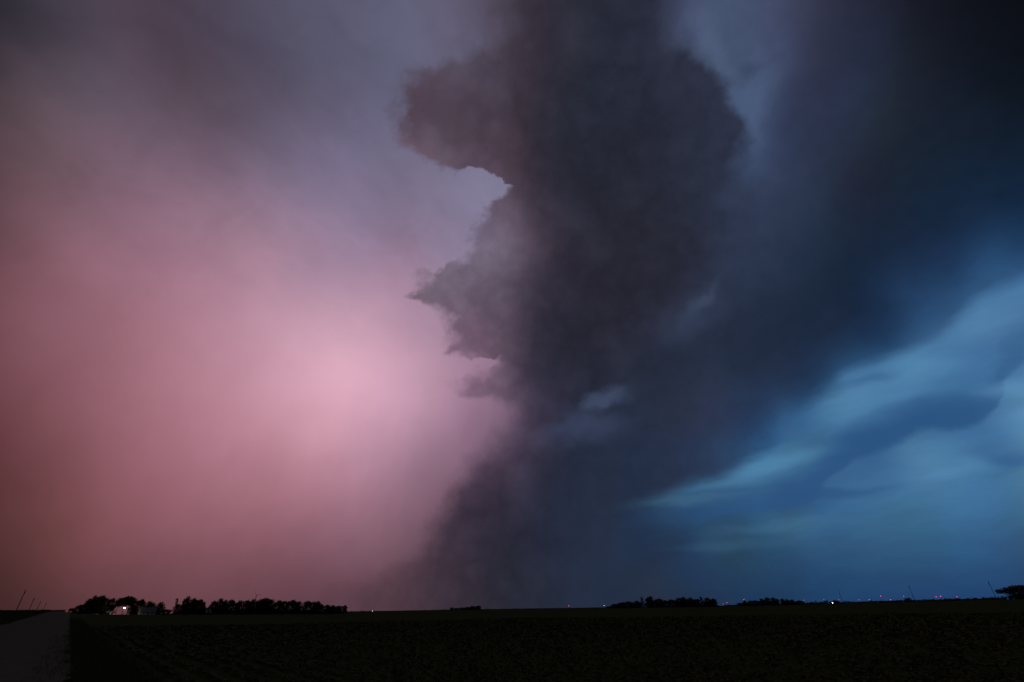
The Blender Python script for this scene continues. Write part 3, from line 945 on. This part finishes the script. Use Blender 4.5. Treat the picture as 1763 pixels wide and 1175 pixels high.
# ------------------------------------------------------------------ wind turbines (far off; most show only their red beacon)
def turbine_meshes():
    bm = bmesh.new()
    tube(bm, [(0, 0, -3), (0, 0, 40), (0, 0, 79)], [2.2, 1.8, 1.25], 14)
    tower = bm_mesh('turbine_tower', bm, M_WHITE, True)
    bm = bmesh.new()
    box(bm, -1.9, 1.9, -3.0, 7.5, 78.2, 82.0)
    bmesh.ops.bevel(bm, geom=bm.edges[:], offset=0.5, segments=2, affect='EDGES')
    nac = bm_mesh('turbine_nacelle', bm, M_WHITE)
    bm = bmesh.new()
    tube(bm, [(0, -3.0, 0), (0, -4.2, 0), (0, -5.2, 0)], [1.5, 1.3, 0.3], 12)
    hub = bm_mesh('turbine_hub', bm, M_WHITE, True)
    st = [(0.8, 0.9, 0.5), (4, 1.5, 0.45), (9, 1.7, 0.3), (20, 1.15, 0.18), (32, 0.7, 0.1), (37, 0.25, 0.05)]
    verts, faces = [], []
    for r_, c, t_ in st:
        verts += [(-c * 0.35, -4.2, r_), (0, -4.2 - t_, r_), (c * 0.65, -4.2, r_), (0, -4.2 + t_, r_)]
    for i in range(len(st) - 1):
        for k in range(4):
            a, b = i * 4 + k, i * 4 + (k + 1) % 4
            faces.append((a, b, b + 4, a + 4))
    faces += [(3, 2, 1, 0), tuple(range(len(verts) - 4, len(verts)))]
    blade = mesh('turbine_blade', verts, faces, M_WHITE, True)
    bms = []
    for mt in (M_RED, M_REDDIM):
        bm = bmesh.new()
        bmesh.ops.create_icosphere(bm, subdivisions=2, radius=1.0)
        bms.append(bm_mesh('beacon_lamp', bm, mt, True))
    return tower, nac, hub, blade, bms


T_TOWER, T_NAC, T_HUB, T_BLADE, T_BEACON = turbine_meshes()


def turbine(px, yhub, label, group_, beacon=0, D=None, phase=0.0, size=1.0, lamp=4.0):
    et = elev_tan(px, yhub)
    D = D or min(12500, max(7000, 82 / max(et, 1e-3)))
    a = azimuth(px)
    x, y = D * math.sin(a), D * math.cos(a)
    t = thing('wind_turbine', label, 'wind turbine', (x, y, EYE + D * et - 84 * size), -a, group_)
    t.scale = (size,) * 3
    link('tower', T_TOWER, t)
    link('nacelle', T_NAC, t)
    h_ = link('hub', T_HUB, t)
    h_.location = (0, 0, 80)
    for k in range(3):
        b = link('blade', T_BLADE, t)
        b.location = (0, 0, 80)
        b.rotation_euler = (0, phase + k * 2 * math.pi / 3, 0)
    if beacon is not None:
        b = link('beacon', T_BEACON[beacon], t)
        b.location = (0, 3, 82 + lamp * 0.9)
        b.scale = (lamp,) * 3
        b['label'] = 'red aviation beacon'
    return t


turbine(437.3, 1024, 'lone wind turbine with visible blades above the long shelterbelt', None, None, 3800, math.radians(-36), 0.98)
for i, (px, yh, k, lb) in enumerate([
        (979.5, 1043.3, 0, 'far wind turbine whose single red beacon glows left of the middle-right grove'), (1246, 1040.5, 1, 'far wind turbine with faint red beacon just right of the middle-right grove'),
        (1253, 1038, 0, 'far wind turbine with bright red beacon in the gap right of the grove'), (1283.5, 1033, 0, 'far wind turbine with bright red beacon above the left end of the far tree row'),
        (1387, 1034, 1, 'far wind turbine with faint beacon right of the far tree row'), (1422, 1033, 1, 'far wind turbine with faint beacon just left of the white light'),
        (1448, 1033, 0, 'far wind turbine with red beacon just right of the white light'), (1483, 1033, 1, 'far wind turbine with dim red beacon, second right of the white light'),
        (1501, 1033, 0, 'far wind turbine with red beacon, third right of the white light'), (1522.6, 1027, 0, 'far wind turbine with the highest and brightest red beacon'),
        (1538, 1033, 0, 'far wind turbine with low red beacon right of the brightest one'), (1563, 1027, 1, 'far wind turbine with faint beacon just left of the lone pole'),
        (1619, 1028, 0, 'far wind turbine with red beacon, left of a close pair'), (1627, 1027, 0, 'far wind turbine with red beacon, right of a close pair'),
        (1655, 1028, 0, 'far wind turbine with the rightmost red beacon')]):
    turbine(px, yh, lb, 'far wind turbines with red beacons', k, None, 0.7 + i * 1.3)


# ------------------------------------------------------------------ farm buildings and lamps
def gable_house(px, D, rz, wx, wy, hw, hr, label, name, wallm, roofm, sink=0.0):
    x, y, z = place(px, D)
    t = thing(name, label, 'house' if 'house' in name else 'shed', (x, y, z - sink), rz)
    bx, by = wx / 2, wy / 2
    for nm, c in [('front', (-bx, bx, -by, -by + 0.15)), ('rear', (-bx, bx, by - 0.15, by)), ('side', (-bx, -bx + 0.15, -by + 0.15, by - 0.15)), ('side', (bx - 0.15, bx, -by + 0.15, by - 0.15))]:
        bm = bmesh.new()
        box(bm, c[0], c[1], c[2], c[3], 0, hw)
        if nm == 'side':
            x0, x1 = c[0], c[1]
            vv = [bm.verts.new(p) for p in [(x0, -by + 0.15, hw + 0.002), (x0, by - 0.15, hw + 0.002), (x0, 0, hw + hr * 0.94), (x1, -by + 0.15, hw + 0.002), (x1, by - 0.15, hw + 0.002), (x1, 0, hw + hr * 0.94)]]
            for f in ((0, 2, 1), (3, 4, 5), (0, 1, 4, 3), (1, 2, 5, 4), (2, 0, 3, 5)):
                bm.faces.new([vv[i] for i in f])
        link('wall', bm_mesh('wall', bm, wallm), t)
    ov, th = 0.4, 0.12
    for s_ in (-1, 1):
        ye = s_ * (by + ov)
        ze = hw - hr * ov / by
        vsx = [(-bx - ov, ye, ze), (bx + ov, ye, ze), (bx + ov, 0, hw + hr), (-bx - ov, 0, hw + hr)]
        me = mesh('roof_slope', vsx + [(a, b, c + th) for a, b, c in vsx], [(0, 1, 2, 3), (7, 6, 5, 4), (0, 4, 5, 1), (1, 5, 6, 2), (2, 6, 7, 3), (3, 7, 4, 0)], roofm)
        link('roof', me, t)
    bm = bmesh.new()
    box(bm, -0.45, 0.45, -by - 0.06, -by, 0.0, min(2.0, hw - 0.2))
    link('door', bm_mesh('door', bm, M_POLE), t)
    for wxp in ((-bx * 0.55, bx * 0.55) if wx > 4 else ()):
        bm = bmesh.new()
        box(bm, wxp - 0.5, wxp + 0.5, -by - 0.05, -by, hw - 1.5, hw - 0.4)
        w_ = link('window', bm_mesh('window_frame', bm, M_SHED), t)
        bm = bmesh.new()
        box(bm, wxp - 0.42, wxp + 0.42, -by - 0.07, -by - 0.05, hw - 1.42, hw - 0.48)
        link('pane', bm_mesh('pane', bm, M_GLASS), w_)
    return t


gable_house(256, 455, -azimuth(256) + 0.22, 9.0, 8.0, 2.3, 3.4, 'low farmhouse with pale grey metal roof at the end of the farmyard trees', 'farmhouse', M_WALL, M_ROOF, 0.3)
gable_house(191.5, 440, -azimuth(191.5) - 0.3, 1.7, 1.6, 1.5, 0.5, 'tiny white shed under the farmyard trees left of the bright lamp', 'garden_shed', M_SHED, M_SHED, 0.0)


def yard_lamp(px, py, D, mt, label, lamp_r, watts=0, colour=(1, .75, .45)):
    x, y, z = place(px, D)
    zl = EYE + D * elev_tan(px, py)
    a = azimuth(px)
    t = thing('yard_lamp', label, 'yard lamp', (x, y, z), -a, 'yard lamps')
    hh = zl - z
    bm = bmesh.new()
    tube(bm, [(0.5, 0.6, -0.05), (0.5, 0.6, hh + 0.5)], [0.09, 0.07], 8)
    link('pole', bm_mesh('lamp_pole', bm, M_POLE, True), t)
    bm = bmesh.new()
    tube(bm, [(0.5, 0.6, hh + 0.3), (0.2, 0.2, hh + 0.55), (0, 0, hh + 0.42)], [0.03, 0.03, 0.03], 6)
    link('arm', bm_mesh('lamp_arm', bm, M_POLE, True), t)
    bm = bmesh.new()
    tube(bm, [(0, 0, hh + 0.46), (0, 0, hh + 0.4), (0, 0, hh + lamp_r * 0.5)], [0.06, 0.14, lamp_r * 0.9], 12)
    link('hood', bm_mesh('lamp_hood', bm, M_WHITE, True), t)
    bm = bmesh.new()
    bmesh.ops.create_icosphere(bm, subdivisions=2, radius=lamp_r)
    for v_ in bm.verts:
        v_.co.z = v_.co.z * 0.7 + hh
    b = link('bulb', bm_mesh('lamp_bulb', bm, mt, True), t)
    b['label'] = 'glowing bulb'
    if watts:
        ld = bpy.data.lights.new('lamp_light', 'POINT')
        ld.energy, ld.color, ld.shadow_soft_size = watts, colour, 0.3
        lo = bpy.data.objects.new('lamp_light', ld)
        COL.objects.link(lo)
        lo.parent = t
        lo.location = (0, -0.6, hh - 0.2)
    return t


yard_lamp(215, 1047, 445, M_WARM, 'bright warm yard lamp glowing under the farmyard trees', 0.38, 900)
yard_lamp(1435.5, 1038.2, 1100, M_COOL, 'bright white yard lamp low on the right horizon', 0.6)
yard_lamp(632.3, 1055.0, 900, M_COOL, 'left and lower of two tiny white yard lamps past the shelterbelt', 0.28)
yard_lamp(642.2, 1052.8, 1000, M_COOL, 'right and higher of two tiny white yard lamps past the shelterbelt', 0.34)
yard_lamp(1040.5, 1043.0, 1600, M_COOL, 'very faint white yard lamp at the left tip of the grove', 0.4)
